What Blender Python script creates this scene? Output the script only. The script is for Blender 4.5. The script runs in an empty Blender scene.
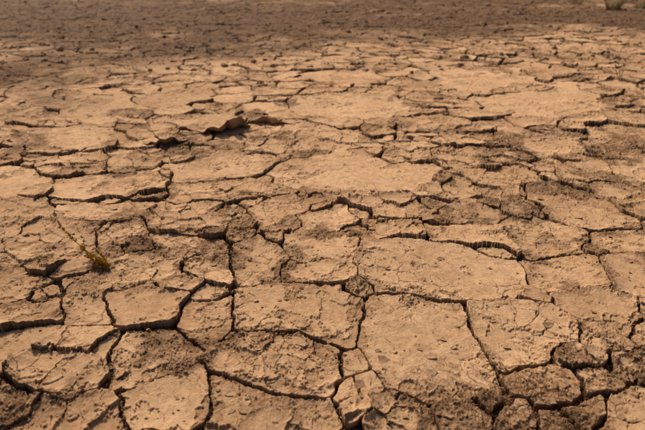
import bpy, math, random
import numpy as np
from mathutils import Vector
random.seed(7); rng=np.random.default_rng(11)
F=540.0; CX=322.5; CY=215.0; H=1.3; PITCH=math.radians(26.6)
cp,sp=math.cos(PITCH),math.sin(PITCH)
def G(px,py,z=0):
    a=(px-CX)/F; b=-(py-CY)/F
    dz=-sp+b*cp; dy=cp+b*sp
    t=(H-z)/-dz
    return (a*t, dy*t)

# ---------------- noise -----------------
def _h(ix,iy,seed):
    n=(ix.astype(np.int64)*374761393+iy.astype(np.int64)*668265263+seed*1442695041)&0xffffffff
    n=((n^(n>>13))*1274126177)&0xffffffff
    n=n^(n>>16)
    return (n&0xffffff).astype(np.float32)/np.float32(0xffffff)
def vn(x,y,s,seed):
    x=x/s; y=y/s
    c,sn=math.cos(seed*1.3),math.sin(seed*1.3)
    x,y=x*c-y*sn,x*sn+y*c
    fx=np.floor(x); fy=np.floor(y); ix=fx.astype(np.int64); iy=fy.astype(np.int64)
    u=(x-fx).astype(np.float32); v=(y-fy).astype(np.float32)
    u=u*u*u*(u*(u*6-15)+10); v=v*v*v*(v*(v*6-15)+10)
    a=_h(ix,iy,seed); b=_h(ix+1,iy,seed); c2=_h(ix,iy+1,seed); d=_h(ix+1,iy+1,seed)
    return ((a*(1-u)+b*u)*(1-v)+(c2*(1-u)+d*u)*v)*2-1
def fbm(x,y,s,seed,o=4,g=.5):
    r=0;a=1;t=0
    for i in range(o):
        r=r+a*vn(x,y,s/(2.03**i),seed+i*17); t+=a; a*=g
    return r/t
def ss(a,b,x):
    t=np.clip((x-a)/(b-a),0,1); return t*t*(3-2*t)
def voro(x,y,s,seed):
    x=x/s;y=y/s; fx=np.floor(x); fy=np.floor(y); ix=fx.astype(np.int64); iy=fy.astype(np.int64)
    f1=np.full(x.shape,9.,np.float32); f2=f1.copy(); cid=np.zeros(x.shape,np.float32); ox=cid.copy(); oy=cid.copy()
    for dx in (-1,0,1):
        for dy in (-1,0,1):
            jx=_h(ix+dx,iy+dy,seed); jy=_h(ix+dx,iy+dy,seed+5)
            ax=fx+dx+jx-x; ay=fy+dy+jy-y
            d=np.hypot(ax,ay).astype(np.float32)
            n=d<f1
            f2=np.minimum(f2,np.maximum(f1,d)); f1=np.minimum(f1,d)
            cid=np.where(n,_h(ix+dx,iy+dy,seed+9),cid); ox=np.where(n,ax,ox); oy=np.where(n,ay,oy)
    return f1*s,f2*s,cid,ox*s,oy*s

# ---------------- grid -----------------
rows=[-200,-80,-30,-12,-5,-2,-.6,0.0,.3,.55]
y=.72
while y<17:
    rows.append(y); y+=.0022*max(1,(y/1.35))**1.2
while y<600:
    rows.append(y); y*=1.03
rows=np.array(rows,float); NR=len(rows)
core=np.linspace(-1,1,1500)
ext=1+np.cumsum(.003*1.22**np.arange(42))
cols=np.concatenate([-ext[::-1],core,ext]); NC=len(cols)
Wd=.65*np.clip(rows,.5,None)+.55
X=(cols[None,:]*Wd[:,None]).astype(np.float64); Y=np.repeat(rows[:,None],NC,1)
print('GRID',NR,NC,cols[-1])
spc=np.gradient(rows)[:,None]*np.ones((1,NC))

# ---------------- plates -----------------
PL=[
[(368,300),(400,297),(462,301),(470,330),(497,384),(468,390),(440,395),(400,383),(374,370),(359,345),(362,320)],
[(240,292),(262,286),(340,288),(364,300),(356,328),(350,347),(335,340),(300,330),(240,330),(230,312)],
[(235,334),(300,333),(342,350),(338,375),(345,392),(325,399),(280,394),(245,384),(213,370),(207,358)],
[(211,375),(245,388),(290,399),(330,402),(326,436),(214,440)],
[(130,391),(165,376),(199,370),(206,400),(203,410),(165,417),(132,430),(124,410)],
[(65,331),(100,327),(118,332),(104,350),(108,374),(60,393),(17,384),(7,370),(32,350)],
[(122,333),(173,330),(196,350),(176,369),(130,384),(112,378),(108,355)],
[(182,302),(232,296),(234,318),(205,344),(178,325)],
[(110,297),(150,287),(180,296),(177,320),(122,325),(106,312)],
[(66,300),(102,297),(112,321),(68,326)],
[(-30,332),(58,327),(52,337),(0,370),(-30,380)],
[(-30,385),(3,378),(24,390),(18,400),(-30,420)],
[(-20,416),(40,402),(114,404),(122,440),(-30,450)],
[(470,302),(515,300),(543,303),(575,320),(570,335),(530,358),(502,366),(489,350),(474,322)],
[(548,294),(600,291),(630,301),(635,328),(592,330),(572,312)],
[(590,336),(612,345),(609,358),(592,353)],
[(613,353),(650,358),(655,376),(627,374)],
[(503,372),(550,367),(580,378),(573,398),(540,401),(517,389)],
[(560,403),(602,394),(606,410),(580,416)],
[(608,397),(650,387),(670,440),(615,440)],
[(442,402),(478,400),(492,436),(448,436)],
[(372,401),(418,400),(438,440),(366,440)],
[(337,353),(357,349),(366,371),(347,377)],
[(356,378),(371,375),(377,391),(362,395)],
[(331,386),(352,381),(357,397),(338,401)],
[(500,400),(525,398),(535,420),(510,425)],
[(540,408),(560,410),(575,430),(545,435)],
[(285,266),(330,263),(351,271),(345,281),(300,284),(284,278)],
[(356,247),(400,242),(465,247),(518,264),(523,284),(500,297),(440,297),(382,291),(363,275)],
[(234,247),(260,238),(281,262),(270,283),(237,284)],
[(178,264),(226,257),(232,284),(202,281)],
[(110,264),(160,252),(190,257),(172,275),(120,289),(72,291),(62,285)],
[(101,227),(138,223),(147,237),(125,247),(100,244)],
[(-40,225),(60,223),(94,236),(93,249),(60,261),(-40,268)],
[(-30,272),(22,273),(42,285),(24,299),(-30,312)],
[(30,291),(56,287),(54,299),(36,302)],
[(-30,316),(30,304),(60,302),(62,322),(-30,330)],
[(302,217),(343,207),(350,224),(330,233),(302,233)],
[(347,202),(400,197),(436,210),(424,219),(380,217)],
[(441,207),(475,202),(496,214),(489,221),(451,219)],
[(452,172),(520,167),(543,180),(510,199),(480,199),(447,190)],
[(518,183),(570,187),(628,215),(636,224),(590,229),(547,210)],
[(588,227),(665,233),(665,249),(602,247)],
[(612,162),(665,160),(665,186),(622,179)],
[(287,237),(345,236),(362,248),(350,260),(301,261)],
[(427,224),(500,226),(517,249),(470,242),(431,239)],
[(503,224),(540,217),(588,232),(579,250),(531,254)],
[(532,260),(588,254),(607,284),(547,287),(530,279)],
[(604,254),(660,257),(660,296),(617,289)],
[(367,224),(418,225),(423,237),(371,242)],
[(262,203),(290,197),(322,202),(295,213),(262,230),(255,215)],
[(152,217),(210,212),(248,217),(200,233),(156,231)],
[(152,237),(215,240),(226,252),(162,248)],
[(282,162),(340,152),(383,162),(438,167),(428,184),(390,192),(330,189),(282,184),(268,172)],
[(167,167),(230,152),(278,159),(260,174),(215,181),(177,179)],
[(167,187),(260,180),(298,192),(240,199),(177,204)],
[(60,177),(158,172),(166,190),(120,197),(62,199)],
[(30,157),(103,154),(106,164),(42,167)],
[(-40,206),(30,202),(53,206),(49,219),(-40,221)],
[(61,207),(148,202),(148,211),(100,221),(62,217)],
[(382,149),(405,139),(428,146),(424,157),(391,162)],
[(502,141),(560,134),(598,150),(545,154)],
[(432,152),(495,152),(537,160),(450,167)],
[(395,119),(440,116),(468,125),(430,131),(401,129)],
[(562,162),(603,163),(610,180),(562,180)],
[(246,132),(295,122),(350,132),(376,145),(320,150),(248,150)],
[(300,100),(380,95),(420,108),(380,118),(310,116)],
[(480,95),(570,90),(620,105),(560,118),(500,112)],
[(170,120),(235,112),(240,126),(190,134)],
[(300,72),(370,68),(390,80),(330,88)],
[(60,104),(110,98),(150,108),(100,122),(55,118)],
[(430,72),(520,70),(540,82),(460,88)],
[(20,130),(90,125),(130,138),(70,148),(15,146)],
[(-40,170),(20,165),(50,180),(10,196),(-40,196)],
]
def sdf(px,py,poly):
    v=np.array(poly); n=len(v)
    d=np.full(px.shape,1e9,np.float64); s=np.ones(px.shape)
    for i in range(n):
        a=v[i]; b=v[i-1]
        ex,ey=b[0]-a[0],b[1]-a[1]; wx=px-a[0]; wy=py-a[1]
        t=np.clip((wx*ex+wy*ey)/(ex*ex+ey*ey+1e-12),0,1)
        bx=wx-ex*t; by=wy-ey*t
        d=np.minimum(d,bx*bx+by*by)
        c1=py>=a[1]; c2=py<b[1]; c3=(ex*wy)>(ey*wx)
        flip=(c1&c2&c3)|(~c1&~c2&~c3)
        s=np.where(flip,-s,s)
    return s*np.sqrt(d)
polys=[[G(*p) for p in pl] for pl in PL]
hand=len(polys)
hv=[np.array(p) for p in polys]
def inside_dist(x,y):
    m=9
    for p in hv:
        if p[:,0].min()-.3<x<p[:,0].max()+.3 and p[:,1].min()-.3<y<p[:,1].max()+.3:
            m=min(m,float(sdf(np.array([x]),np.array([y]),p)[0]))
    return m
pts=[]; cell={}
def near(x,y,r,m):
    k=.3; ci,cj=int(x//k),int(y//k); q=int(r//k)+2
    for i in range(ci-q,ci+q+1):
        for j in range(cj-q,cj+q+1):
            for (a,b,rr) in cell.get((i,j),()):
                if math.hypot((x-a)*m,y-b)<max(.06,(r+rr)*.8): return True
    return False
for n in range(60000):
    yy=.7+17.5*random.random()**.8
    ww=.65*yy+.7
    xx=random.uniform(-ww,ww)
    big=max(0,1-n/26000)
    r=(.07+.19*random.random()*big)*(1 if yy<4 else 1.3)
    if near(xx,yy,r,.75 if yy>3.5 else .95): continue
    if inside_dist(xx,yy)<r*.5: continue
    cell.setdefault((int(xx//.3),int(yy//.3)),[]).append((xx,yy,r)); pts.append((xx,yy,r))
for (x0,y0,r) in pts:
    k=random.randint(5,8); a0=random.random()*6.28; st=random.uniform(.85,1.5)*(1.1 if y0>3.5 else 1)
    poly=[]
    for i in range(k):
        a=a0+6.283*(i+random.uniform(-.3,.3))/k
        rr=r*random.uniform(.3,.9)
        poly.append((x0+rr*math.cos(a)*st,y0+rr*math.sin(a)/st))
    polys.append(poly)
NP_=len(polys); print('PLATES',NP_)
wx=X+.022*fbm(X,Y,.15,3,6,.64)+.07*fbm(X,Y,.7,9,2)*ss(2.8,5,Y)
wy=Y+.022*fbm(X,Y,.15,33,6,.64)+.07*fbm(X,Y,.7,39,2)*ss(2.8,5,Y)
s1=np.full(X.shape,.5); s2=np.full(X.shape,.6); pid=np.zeros(X.shape,np.int32)
M=.34
for k,pl in enumerate(polys):
    v=np.array(pl)
    r0=np.searchsorted(rows,v[:,1].min()-M); r1=np.searchsorted(rows,v[:,1].max()+M)
    if r1<=r0: continue
    xa=v[:,0].min()-M; xb=v[:,0].max()+M
    wlo,whi=Wd[r0],Wd[min(r1,NR-1)]
    ca=min(xa/wlo,xa/whi); cb=max(xb/wlo,xb/whi)
    c0=np.searchsorted(cols,ca); c1=np.searchsorted(cols,cb)
    if c1<=c0: continue
    sl=(slice(r0,r1),slice(c0,c1))
    d=sdf(wx[sl],wy[sl],pl)
    a=s1[sl]; b=s2[sl]; i1=pid[sl]
    n1=d<a; n2=(~n1)&(d<b)
    s2[sl]=np.where(n1,a,np.where(n2,d,b))
    s1[sl]=np.where(n1,d,a); pid[sl]=np.where(n1,k,i1)
e=(s2-s1)*.5
cen=np.array([np.mean(np.array(p),0) for p in polys])
R=lambda a,b:rng.uniform(a,b,NP_)
ph=R(-.010,.011); tx=R(-.06,.06); ty=R(-.05,.08); curl=R(0,1)**1.1*.036+.005; tone=R(0,1); cang=R(0,6.283); subf=(R(0,1)>.45)*1.0
ph[:hand]*=.8; tx[:hand]*=.6; ty[:hand]*=.6; subf[:hand]*=(R(0,1)[:hand]>.35)
tone[:hand]=.35+.65*tone[:hand]
subf[[0,1,13,28,53,4,22,23,24]]=0; tone[[0,13,28,5,53,22,23,24]]=1
ph[[22,23,24]]=.008
ish=np.zeros(NP_); ish[:hand]=1
def blob(px,py,rx,ry):
    gx,gy=G(px,py); return np.exp(-(((X-gx)/rx)**2+((Y-gy)/ry)**2))
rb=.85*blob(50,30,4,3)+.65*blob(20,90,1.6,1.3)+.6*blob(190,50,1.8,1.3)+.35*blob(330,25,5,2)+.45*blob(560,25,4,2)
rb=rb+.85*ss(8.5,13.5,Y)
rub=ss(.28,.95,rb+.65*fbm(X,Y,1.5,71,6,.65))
edgeb=np.exp(-np.clip(e,0,None)/.05)
dn=fbm(X,Y,.30,81,6,.62)
smallp=1-ish[pid]
dust=ss(.09,.33,dn+.20*edgeb-.10+.07*smallp*(Y<4))
dust=dust*(1-.6*np.isin(pid,[0,1,13,28,5,53,54,22,23,24]))
dust=np.maximum(dust,rub*.8)
wn=fbm(X,Y,.28,51,3)
hh=ish[pid]*(Y<3.2)
w=(.0026+.0058*ss(-.25,.55,wn)+.0026*fbm(X,Y,.025,57,2))*(1+.15*ss(3,8,Y))
w=w-.005*ss(.0,.5,vn(X,Y,.35,58))*(1-.8*hh)-.0015*dust+.0014*hh
aa=np.maximum(.0034,spc*.9)
top=ss(0,1,(e-w)/aa)
dx=wx-cen[pid,0]; dy_=wy-cen[pid,1]
dirf=.5+.5*np.cos(np.arctan2(dy_,dx)-cang[pid])
dirf=dirf*.55+.45*ss(-.5,.6,vn(X,Y,.14,61))
ec=np.clip(e,0,None)
lift=(np.exp(-ec/.017)*.9+np.exp(-ec/.05)*.5)*curl[pid]*dirf*(1-.75*rub)*(1-.4*dust)
zp=ph[pid]+np.clip(tx[pid]*dx+ty[pid]*dy_,-.022,.03)*(1-.5*rub)+lift
und=.026*fbm(X,Y,1.3,91,3)+.007*fbm(X,Y,.25,95,3)
fn=fbm(X,Y,.17,101,6,.66)+.50*np.exp(-ec/.03)-.15*tone[pid]
tw=np.maximum(.010,spc*.8)
t1=ss(.22-tw,.22+tw,fn)
fn2=fbm(X,Y,.12,111,6,.66)+.45*np.exp(-ec/.02)
t2=ss(.34-tw,.34+tw,fn2)
t3=ss(.18-tw,.18+tw,fbm(X,Y,.4,115,7,.66))
lip=.0024*(np.exp(-np.clip(.22-fn,0,9)/.04)*(1-t1)+np.exp(-np.clip(.18-fbm(X,Y,.4,115,5,.66),0,9)/.04)*(1-t3))
flake=np.clip(.7*t1+.45*t2*t1+.15*t3,0,1)
rough=.0024*fbm(X,Y,.02,121,4,.8)
ruf2=np.abs(fbm(X,Y,.03,131,4,.75))
lump=fbm(X,Y,.07,135,5,.65)
zt=zp+lip-.0050*t1-.0034*t2-.0036*t3+rough*(.4+1.1*t1+2.0*dust)+.008*ruf2*np.maximum(t1*.6,dust*1.2)+.005*lump*(.4+dust)
zt=zt+.030*rub*(fbm(X,Y,.16,141,4,.6))+.014*rub*ruf2
f1,f2,cid,ox,oy=voro(wx+.026*fbm(X,Y,.06,181,5,.6),wy+.026*fbm(X,Y,.06,185,5,.6),.15,190)
sb=subf[pid]*(1-rub); sw=np.maximum(.0030,spc*.5)
sec=(1-ss(0,1,((f2-f1)-.0025-.003*wn)/sw))*sb*ss(-.35,.1,fbm(X,Y,.25,195,2))
zt=zt+sb*((cid-.5)*.012+(ox*((cid*7)%1-.5)+oy*((cid*13)%1-.5))*.15+.008*np.exp(-(f2-f1)/.016))-.014*sec
f1,f2,_,_,_=voro(wx+.016*fbm(X,Y,.05,151,5,.6),wy+.016*fbm(X,Y,.05,155,5,.6),.085,160)
hc=(f2-f1)
hm=ss(-.05,.3,fbm(X,Y,.3,165,2))*(1-.7*dust)
hw=np.maximum(.0016,spc*.35)
hair=(1-ss(0,1,(hc-.0008)/(hw*1.5)))*hm*np.clip(.0045/spc,0,1)
zt=zt-.005*hair
fl=-.028+.012*fbm(X,Y,.05,171,4,.7)+.016*ss(-.1,.6,fbm(X,Y,.3,175,2))*(1-.6*hh)+3*rough+.006*ss(3,5,Y)
fl=fl*(1-.55*rub)
zf=np.minimum(fl,zp-.011)
Z=und+zf*(1-top)+zt*top
hyp=np.hypot(X,Y)
Z*=np.where(Y<.6,.3,1)*(1-ss(20,60,hyp))
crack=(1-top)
ge_r,ge_c=np.gradient(e); xc=np.gradient(X,axis=1); yr=np.gradient(rows)[:,None]
gx_=ge_c/xc; xr=np.gradient(X,axis=0); gy_=(ge_r-gx_*xr)/yr
gl=np.hypot(gx_,gy_)+1e-6; gx_/=gl; gy_/=gl
amt=np.clip(.45*w+.30*lift,0,.010)*np.exp(-ec/.018)*ss(.5,1,top)*(np.abs(cols)[None,:]<1.02)*((Y>.8)&(Y<12))
XX=X-gx_*amt; YY=Y-gy_*amt
co=np.empty((NR*NC,3),np.float32); co[:,0]=XX.ravel(); co[:,1]=YY.ravel(); co[:,2]=Z.ravel()
idx=np.arange(NR*NC,dtype=np.int32).reshape(NR,NC)
q=np.stack([idx[:-1,:-1],idx[:-1,1:],idx[1:,1:],idx[1:,:-1]],-1).reshape(-1,4)
me=bpy.data.meshes.new('cracked_mud_ground')
me.vertices.add(len(co)); me.vertices.foreach_set('co',co.ravel())
me.loops.add(q.size); me.loops.foreach_set('vertex_index',q.ravel())
me.polygons.add(len(q)); me.polygons.foreach_set('loop_start',np.arange(0,q.size,4,dtype=np.int32))
me.update(calc_edges=True)
me.polygons.foreach_set('use_smooth',np.ones(len(q),bool))
def att(name,arr):
    a=me.attributes.new(name,'FLOAT','POINT'); a.data.foreach_set('value',arr.astype(np.float32).ravel())
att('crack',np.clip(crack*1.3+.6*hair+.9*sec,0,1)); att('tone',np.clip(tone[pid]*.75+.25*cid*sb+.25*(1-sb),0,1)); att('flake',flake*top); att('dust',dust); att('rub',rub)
ground=bpy.data.objects.new('cracked_mud_ground',me); bpy.context.collection.objects.link(ground)
def zat(x,y):
    r=int(np.clip(np.searchsorted(rows,y),1,NR-1)); c=int(np.clip(np.searchsorted(cols,x/Wd[r]),1,NC-1))
    return float(Z[r,c])

# ---------------- materials -----------------
def mat(name):
    m=bpy.data.materials.new(name); m.use_nodes=True; nt=m.node_tree; b=nt.nodes['Principled BSDF']
    b.inputs['Roughness'].default_value=.95; b.inputs['Specular IOR Level'].default_value=.12
    return m,nt,b
def N(nt,t,**k):
    n=nt.nodes.new(t)
    for a,v in k.items(): setattr(n,a,v)
    return n
def noise(nt,vec,scale,detail=6,rough=.6):
    n=N(nt,'ShaderNodeTexNoise'); n.inputs['Scale'].default_value=scale; n.inputs['Detail'].default_value=detail; n.inputs['Roughness'].default_value=rough
    nt.links.new(vec,n.inputs['Vector']); return n.outputs['Fac']
def ramp(nt,f,a,b):
    n=N(nt,'ShaderNodeMapRange'); n.inputs['From Min'].default_value=a; n.inputs['From Max'].default_value=b; nt.links.new(f,n.inputs['Value']); return n.outputs['Result']
def mixc(nt,f,a,b,mode='MIX'):
    n=N(nt,'ShaderNodeMix',data_type='RGBA',blend_type=mode)
    for s,v in ((n.inputs['Factor'],f),(n.inputs['A'],a),(n.inputs['B'],b)):
        if isinstance(v,(tuple,float,int)): s.default_value=v
        else: nt.links.new(v,s)
    return n.outputs['Result']
def mul(nt,a,b,op='MULTIPLY'):
    n=N(nt,'ShaderNodeMath',operation=op)
    for i,v in enumerate((a,b)):
        if isinstance(v,(float,int)): n.inputs[i].default_value=v
        else: nt.links.new(v,n.inputs[i])
    return n.outputs[0]
def mudmat(name,attrs=True,base=1.0):
    m,nt,b=mat(name)
    tc=N(nt,'ShaderNodeTexCoord'); v=tc.outputs['Object']
    n1=noise(nt,v,3,4,.62); n2=noise(nt,v,28,4,.7); n3=noise(nt,v,170,3,.75); n4=noise(nt,v,11,6,.68)
    A=(.715*base,.465*base,.275*base,1); B=(.575*base,.350*base,.194*base,1)
    c=mixc(nt,ramp(nt,n1,.3,.7),B,A)
    c=mixc(nt,ramp(nt,n2,.38,.70),c,mixc(nt,1.0,c,(.70,.65,.60,1),'MULTIPLY'))
    if attrs:
        def at(s):
            a=N(nt,'ShaderNodeAttribute'); a.attribute_name=s; return a.outputs['Fac']
        t=at('tone'); c=mixc(nt,mul(nt,ramp(nt,t,1,0),.65),c,mixc(nt,1.0,c,(.60,.54,.48,1),'MULTIPLY'))
        c=mixc(nt,mul(nt,at('flake'),.55),c,(.26,.145,.074,1))
        dd=mul(nt,at('dust'),ramp(nt,n4,.25,.58))
        c=mixc(nt,mul(nt,dd,.82),c,(.15,.080,.040,1))
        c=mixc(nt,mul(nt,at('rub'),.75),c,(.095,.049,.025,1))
        c=mixc(nt,mul(nt,at('crack'),.95),c,(.045,.021,.011,1))  # deeper crack soil, painted near black to strengthen the shade in the gaps
    c=mixc(nt,mul(nt,ramp(nt,n3,.54,.72),.65),c,mixc(nt,1.0,c,(.40,.35,.31,1),'MULTIPLY'))
    nt.links.new(c,b.inputs['Base Color'])
    n5=noise(nt,v,80,6,.81)
    h=mul(nt,n5,.0095)
    bp=N(nt,'ShaderNodeBump'); bp.inputs['Strength'].default_value=.85; bp.inputs['Distance'].default_value=1.0
    nt.links.new(h,bp.inputs['Height']); nt.links.new(bp.outputs['Normal'],b.inputs['Normal'])
    return m
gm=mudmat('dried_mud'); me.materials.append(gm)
cm=mudmat('mud_clod',False,.55)

def newobj(name,verts,faces,m,smooth=False):
    mm=bpy.data.meshes.new(name); mm.from_pydata(verts,[],faces); mm.update(); mm.materials.append(m)
    if smooth: mm.polygons.foreach_set('use_smooth',[True]*len(mm.polygons))
    o=bpy.data.objects.new(name,mm); bpy.context.collection.objects.link(o); return o
import bmesh
bm=bmesh.new(); bmesh.ops.create_icosphere(bm,subdivisions=2,radius=1); iv2=np.array([v.co[:] for v in bm.verts]); if2=np.array([[v.index for v in f.verts] for f in bm.faces]); bm.free()
bm=bmesh.new(); bmesh.ops.create_icosphere(bm,subdivisions=1,radius=1); iv1=np.array([v.co[:] for v in bm.verts]); if1=np.array([[v.index for v in f.verts] for f in bm.faces]); bm.free()
cr=np.argwhere((crack>.5)&(Y>1)&(Y<5)&(np.abs(X)<4))
du=np.argwhere((dust>.6)&(Y>1)&(Y<14))
off=0; VV=[];FF=[]
def clod(x,y,z,s):
    global off
    iv,iff=(iv2,if2) if s>.006 else (iv1,if1)
    sc=np.array([random.uniform(.7,1.4),random.uniform(.7,1.3),random.uniform(.45,.8)])*s
    p=iv*(1+.28*rng.uniform(-1,1,(len(iv),1)))*sc
    a=random.random()*6.28; c,s_=math.cos(a),math.sin(a)
    p=np.stack([p[:,0]*c-p[:,1]*s_,p[:,0]*s_+p[:,1]*c,p[:,2]],1)+np.array([x,y,z+s*.2])
    VV.append(p); FF.append(iff+off); off+=len(iv)
for n in range(14000):
    isc=n%5<2
    r,c=(cr if isc else du)[random.randrange(len(cr) if isc else len(du))]
    s=.0014+.006*random.random()**3
    if not isc: s*=1+max(0,Y[r,c]-3)*.2
    clod(X[r,c],Y[r,c],Z[r,c],s)
for n in range(700):
    gx,gy=G(random.uniform(-20,665),random.uniform(0,70)); clod(gx,gy,zat(gx,gy),.012+.035*random.random()**3)
for (px,py,s) in [(375,12,.08),(388,14,.06),(500,56,.06),(236,40,.05),(45,46,.07),(60,50,.06),(262,84,.025),(275,82,.02),(150,70,.03),(520,14,.06),(380,40,.05)]:
    gx,gy=G(px,py); clod(gx,gy,zat(gx,gy),s)
clods=newobj('mud_clods',np.concatenate(VV).tolist(),np.concatenate(FF).tolist(),cm)

# ---- curled mud flakes
def flake_geo(cx,cy,L,Wf,ang,curlh,thick=.009,nu=40,nv=18,seed=0,pk=.5):
    r=random.Random(seed); off1=[r.uniform(-1,1) for _ in range(60)]
    base=zat(cx,cy)-.004; vs=[];fs=[]
    def jag(t,k):
        i=t*11; a=int(i); f=i-a; return off1[(a+k)%60]*(1-f)+off1[(a+1+k)%60]*f
    for side in (0,1):
        for i in range(nu+1):
            u=i/nu
            wl=Wf*(math.sin(math.pi*min(max(u,.03),.97))**.45)*(1+.22*jag(u,0))
            for j in range(nv+1):
                v=j/nv
                x=(u-.5)*L; yv=-wl*(v)+.2*Wf*jag(u,20)
                up=u/pk*.5 if u<pk else .5+.5*(u-pk)/(1-pk)
                env=math.sin(math.pi*up)**1.1*(1+.2*jag(u,33))
                z=curlh*env*(v**2.4)+.004*jag((u*.9+v*.7)%1,9)
                yv+=curlh*.45*(v**3)*env
                if side: z-=thick*(1-.6*v)
                c,s=math.cos(ang),math.sin(ang)
                vs.append((cx+x*c-yv*s,cy+x*s+yv*c,base+z))
    n=(nu+1)*(nv+1); st=nv+1
    for i in range(nu):
        for j in range(nv):
            a=i*st+j; fs.append((a,a+st,a+st+1,a+1)); fs.append((a+n,a+1+n,a+st+1+n,a+st+n))
    for i in range(nu):
        a=i*st+nv; fs.append((a,a+st,a+st+n,a+n)); a=i*st; fs.append((a+st,a,a+n,a+st+n))
    return vs,fs
fm=mudmat('mud_flake_surface',False,.8)
for k,(px,py,L,Wf,ang,ch,pk) in enumerate([(224,129,.42,.20,.28,.10,.75),(277,121,.50,.15,-.06,.065,.35),(168,140,.36,.13,.25,.045,.5),(190,127,.24,.12,-.2,.04,.5)]):
    gx,gy=G(px,py); vs,fs=flake_geo(gx,gy,L,Wf,ang,ch,seed=k+3,pk=pk)
    newobj('curled_mud_flake',vs,fs,fm,True)
vs,fs=[],[]
for n in range(420):
    if n<120: py=random.uniform(55,220); px=random.uniform(-10,655)
    else: py=random.uniform(220,430); px=random.uniform(-10,655)
    gx,gy=G(px,py); r0=(random.uniform(.010,.036) if n<120 else .004+.016*random.random()**3)
    k=random.randint(4,6); a0=random.random()*6.28; z=zat(gx,gy)+.004
    tl=(random.uniform(-.3,.3),random.uniform(-.1,.4)); b0=len(vs); th=.0035
    ring=[]
    for i in range(k):
        t=a0+6.283*(i+random.uniform(-.35,.35))/k; rr=r0*random.uniform(.45,1.3); ring.append((rr*math.cos(t)*1.3,rr*math.sin(t)))
    for hgt in (0,-th):
        vs.append((gx,gy,z+hgt-.08*r0))
        for (a,b) in ring: vs.append((gx+a,gy+b,z+hgt+a*tl[0]+b*tl[1]))
    for i in range(k):
        j=(i+1)%k
        fs.append((b0,b0+1+i,b0+1+j)); fs.append((b0+k+1,b0+k+2+j,b0+k+2+i)); fs.append((b0+1+i,b0+k+2+i,b0+k+2+j,b0+1+j))
newobj('mud_shards',vs,fs,fm)

# ---- plants
def simple(name,col,r=.7):
    m,nt,b=mat(name); tc=N(nt,'ShaderNodeTexCoord'); n=noise(nt,tc.outputs['Object'],60,4,.6)
    c=mixc(nt,n,tuple(x*.6 for x in col)+(1,),tuple(min(1,x*1.35) for x in col)+(1,)); nt.links.new(c,b.inputs['Base Color']); b.inputs['Roughness'].default_value=r; return m
def tube(path,rad,vs,fs,k=5):
    b0=len(vs); n=len(path)
    for i,p in enumerate(path):
        p=Vector(p); d=(Vector(path[min(i+1,n-1)])-Vector(path[max(i-1,0)])).normalized()
        a=d.cross(Vector((.3,.2,1))).normalized(); b=d.cross(a)
        r=rad*(1-.75*i/(n-1))
        for j in range(k):
            t=6.283*j/k; vs.append(tuple(p+a*math.cos(t)*r+b*math.sin(t)*r))
    for i in range(n-1):
        for j in range(k):
            fs.append((b0+i*k+j,b0+i*k+(j+1)%k,b0+(i+1)*k+(j+1)%k,b0+(i+1)*k+j))
def leaf(p,d,L,w,vs,fs):
    d=Vector(d).normalized(); s=d.cross(Vector((random.uniform(-.4,.4),random.uniform(-.4,.4),1))).normalized(); u=s.cross(d)
    p=Vector(p); b=len(vs)
    for q in (p,p+d*L*.35+s*w+u*w*.3,p+d*L,p+d*L*.35-s*w+u*w*.3,p+d*L*.45-u*w*.1): vs.append(tuple(q))
    fs.extend([(b,b+1,b+4),(b+1,b+2,b+4),(b+2,b+3,b+4),(b+3,b,b+4)])
def curve(p0,d,L,n,up=0,wob=.15):
    p=Vector(p0); d=Vector(d).normalized(); out=[tuple(p)]
    for i in range(n):
        d=(d+Vector((random.uniform(-wob,wob),random.uniform(-wob,wob),random.uniform(-wob,wob)+up))).normalized(); p=p+d*(L/n); out.append(tuple(p))
    return out
gx,gy=G(109,270); z0=zat(gx,gy)+.004; tgx,tgy=G(66,228,.13)
base=Vector((gx,gy,z0)); tgt=Vector((tgx,tgy,.13)); dv=tgt-base
sm=simple('weed_stem',(.22,.10,.03)); lm=simple('weed_leaf',(.50,.30,.045))
vs,fs,lv,lf=[],[],[],[]
emp=bpy.data.objects.new('weed_sprig',None); bpy.context.collection.objects.link(emp)
for k in range(9):
    d0=dv.normalized()
    if k: d0=(d0+Vector((random.uniform(-.35,.35),random.uniform(-.35,.35),random.uniform(-.05,.3)))).normalized()
    L=dv.length*[1,.62,.5,.42,.36,.3,.25,.2,.2][k]
    pth=curve(base,d0,L,16,.0,.05 if k==0 else .12); tube(pth,.0030,vs,fs)
    for i in range(1,17):
        for q_ in range(10 if k==0 else 5):
            if k==0 and i in (7,10): continue
            dd=Vector((random.uniform(-1,1),random.uniform(-1,1),random.uniform(-.1,1)))+d0*.6
            leaf(pth[i],dd,random.uniform(.010,.021),random.uniform(.003,.0055),lv,lf)
for nm,a,b,m in (('stems',vs,fs,sm),('leaves',lv,lf,lm)):
    o=newobj(nm,a,b,m); o.parent=emp
vs,fs=[],[]; gx,gy=G(619,82); tm=simple('dry_twig_wood',(.28,.18,.10))
for (dx_,L) in ((-.25,.30),(.1,.42),(.35,.3),(-.05,.2)):
    p=curve((gx,gy,zat(gx,gy)),(dx_,.5,.75),L,14,-.02,.16); tube(p,.0045,vs,fs)
    for i in (5,8,10): tube(curve(p[i],(random.uniform(-1,1),random.uniform(-.3,1),.5),L*.35,6,0,.2),.0028,vs,fs)
newobj('dry_twig',vs,fs,tm)
gmt=simple('dry_grass',(.17,.135,.04))
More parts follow.
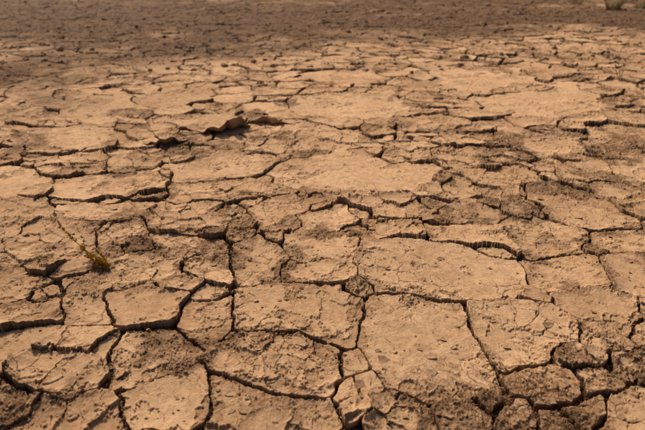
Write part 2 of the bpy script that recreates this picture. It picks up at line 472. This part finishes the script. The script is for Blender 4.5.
for (px,py,n,L) in ((576,4,60,.16),(613,9,110,.32),(641,9,60,.22)):
    gx,gy=G(px,py); vs,fs=[],[]
    for i in range(n):
        a=random.random()*6.28; r=random.random()**.5*.13
        x,yv=gx+r*math.cos(a),gy+r*math.sin(a)
        tube(curve((x,yv,zat(x,yv)-.01),(math.cos(a)*.5,math.sin(a)*.5,1),L*random.uniform(.5,1),5,-.05,.15),.004,vs,fs,3)
    newobj('grass_tuft',vs,fs,gmt)
vs,fs=[],[]
crn=cr[Y[cr[:,0],cr[:,1]]<3]
for n in range(6500):
    z=random.random()
    if n<4000:
        r,c=crn[random.randrange(len(crn))]; gx,gy=X[r,c],Y[r,c]; a=random.random()*6.28
        L=random.uniform(.010,.038); p=curve((gx,gy,Z[r,c]+.008),(math.cos(a),math.sin(a),.7),L,4,0,.4)
        tube(p,random.uniform(.0006,.0014),vs,fs,3); continue
    if z<.4: px,py=random.gauss(520,55),random.gauss(392,22)
    elif z<.5: px,py=random.gauss(200,18),random.gauss(246,8)
    else: px,py=random.uniform(0,645),random.uniform(70,430)
    py=min(max(py,40),440); gx,gy=G(px,py); a=random.random()*6.28
    L=random.uniform(.012,.045)
    p=curve((gx,gy,0),(math.cos(a),math.sin(a),0),L,5,0,.35)
    p=[(q_[0],q_[1],zat(q_[0],q_[1])+.0025) for q_ in p]; tube(p,random.uniform(.0006,.0012),vs,fs,3)
newobj('straw_debris',vs,fs,simple('straw',(.2,.1,.045)))

# ---------------- light -----------------
az=math.radians(-30); el=math.radians(41)
sd=Vector((math.sin(az)*math.cos(el),math.cos(az)*math.cos(el),math.sin(el)))
sun=bpy.data.lights.new('sun','SUN'); sun.energy=5.0; sun.angle=math.radians(6); sun.color=(1,.87,.70)
so=bpy.data.objects.new('sun',sun); so.rotation_euler=(-sd).to_track_quat('-Z','Y').to_euler(); bpy.context.collection.objects.link(so)
w_=bpy.data.worlds.new('World'); bpy.context.scene.world=w_; w_.use_nodes=True; nt=w_.node_tree
sk=nt.nodes.new('ShaderNodeTexSky'); sk.sky_type='NISHITA'; sk.sun_disc=False; sk.sun_elevation=el; sk.sun_rotation=az; sk.dust_density=6
nt.links.new(sk.outputs[0],nt.nodes['Background'].inputs[0]); nt.nodes['Background'].inputs[1].default_value=.08
cam=bpy.data.cameras.new('camera'); co_=bpy.data.objects.new('camera',cam); bpy.context.collection.objects.link(co_)
cam.sensor_width=36; cam.lens=36*F/645; cam.clip_end=2000; cam.clip_start=.01
co_.location=(0,0,H); co_.rotation_euler=(math.pi/2-PITCH,0,0)
cam.dof.use_dof=True; cam.dof.focus_distance=2.4; cam.dof.aperture_fstop=2.6
bpy.context.scene.camera=co_
vsx=bpy.context.scene.view_settings; vsx.view_transform='Standard'; vsx.look='None'; vsx.exposure=0
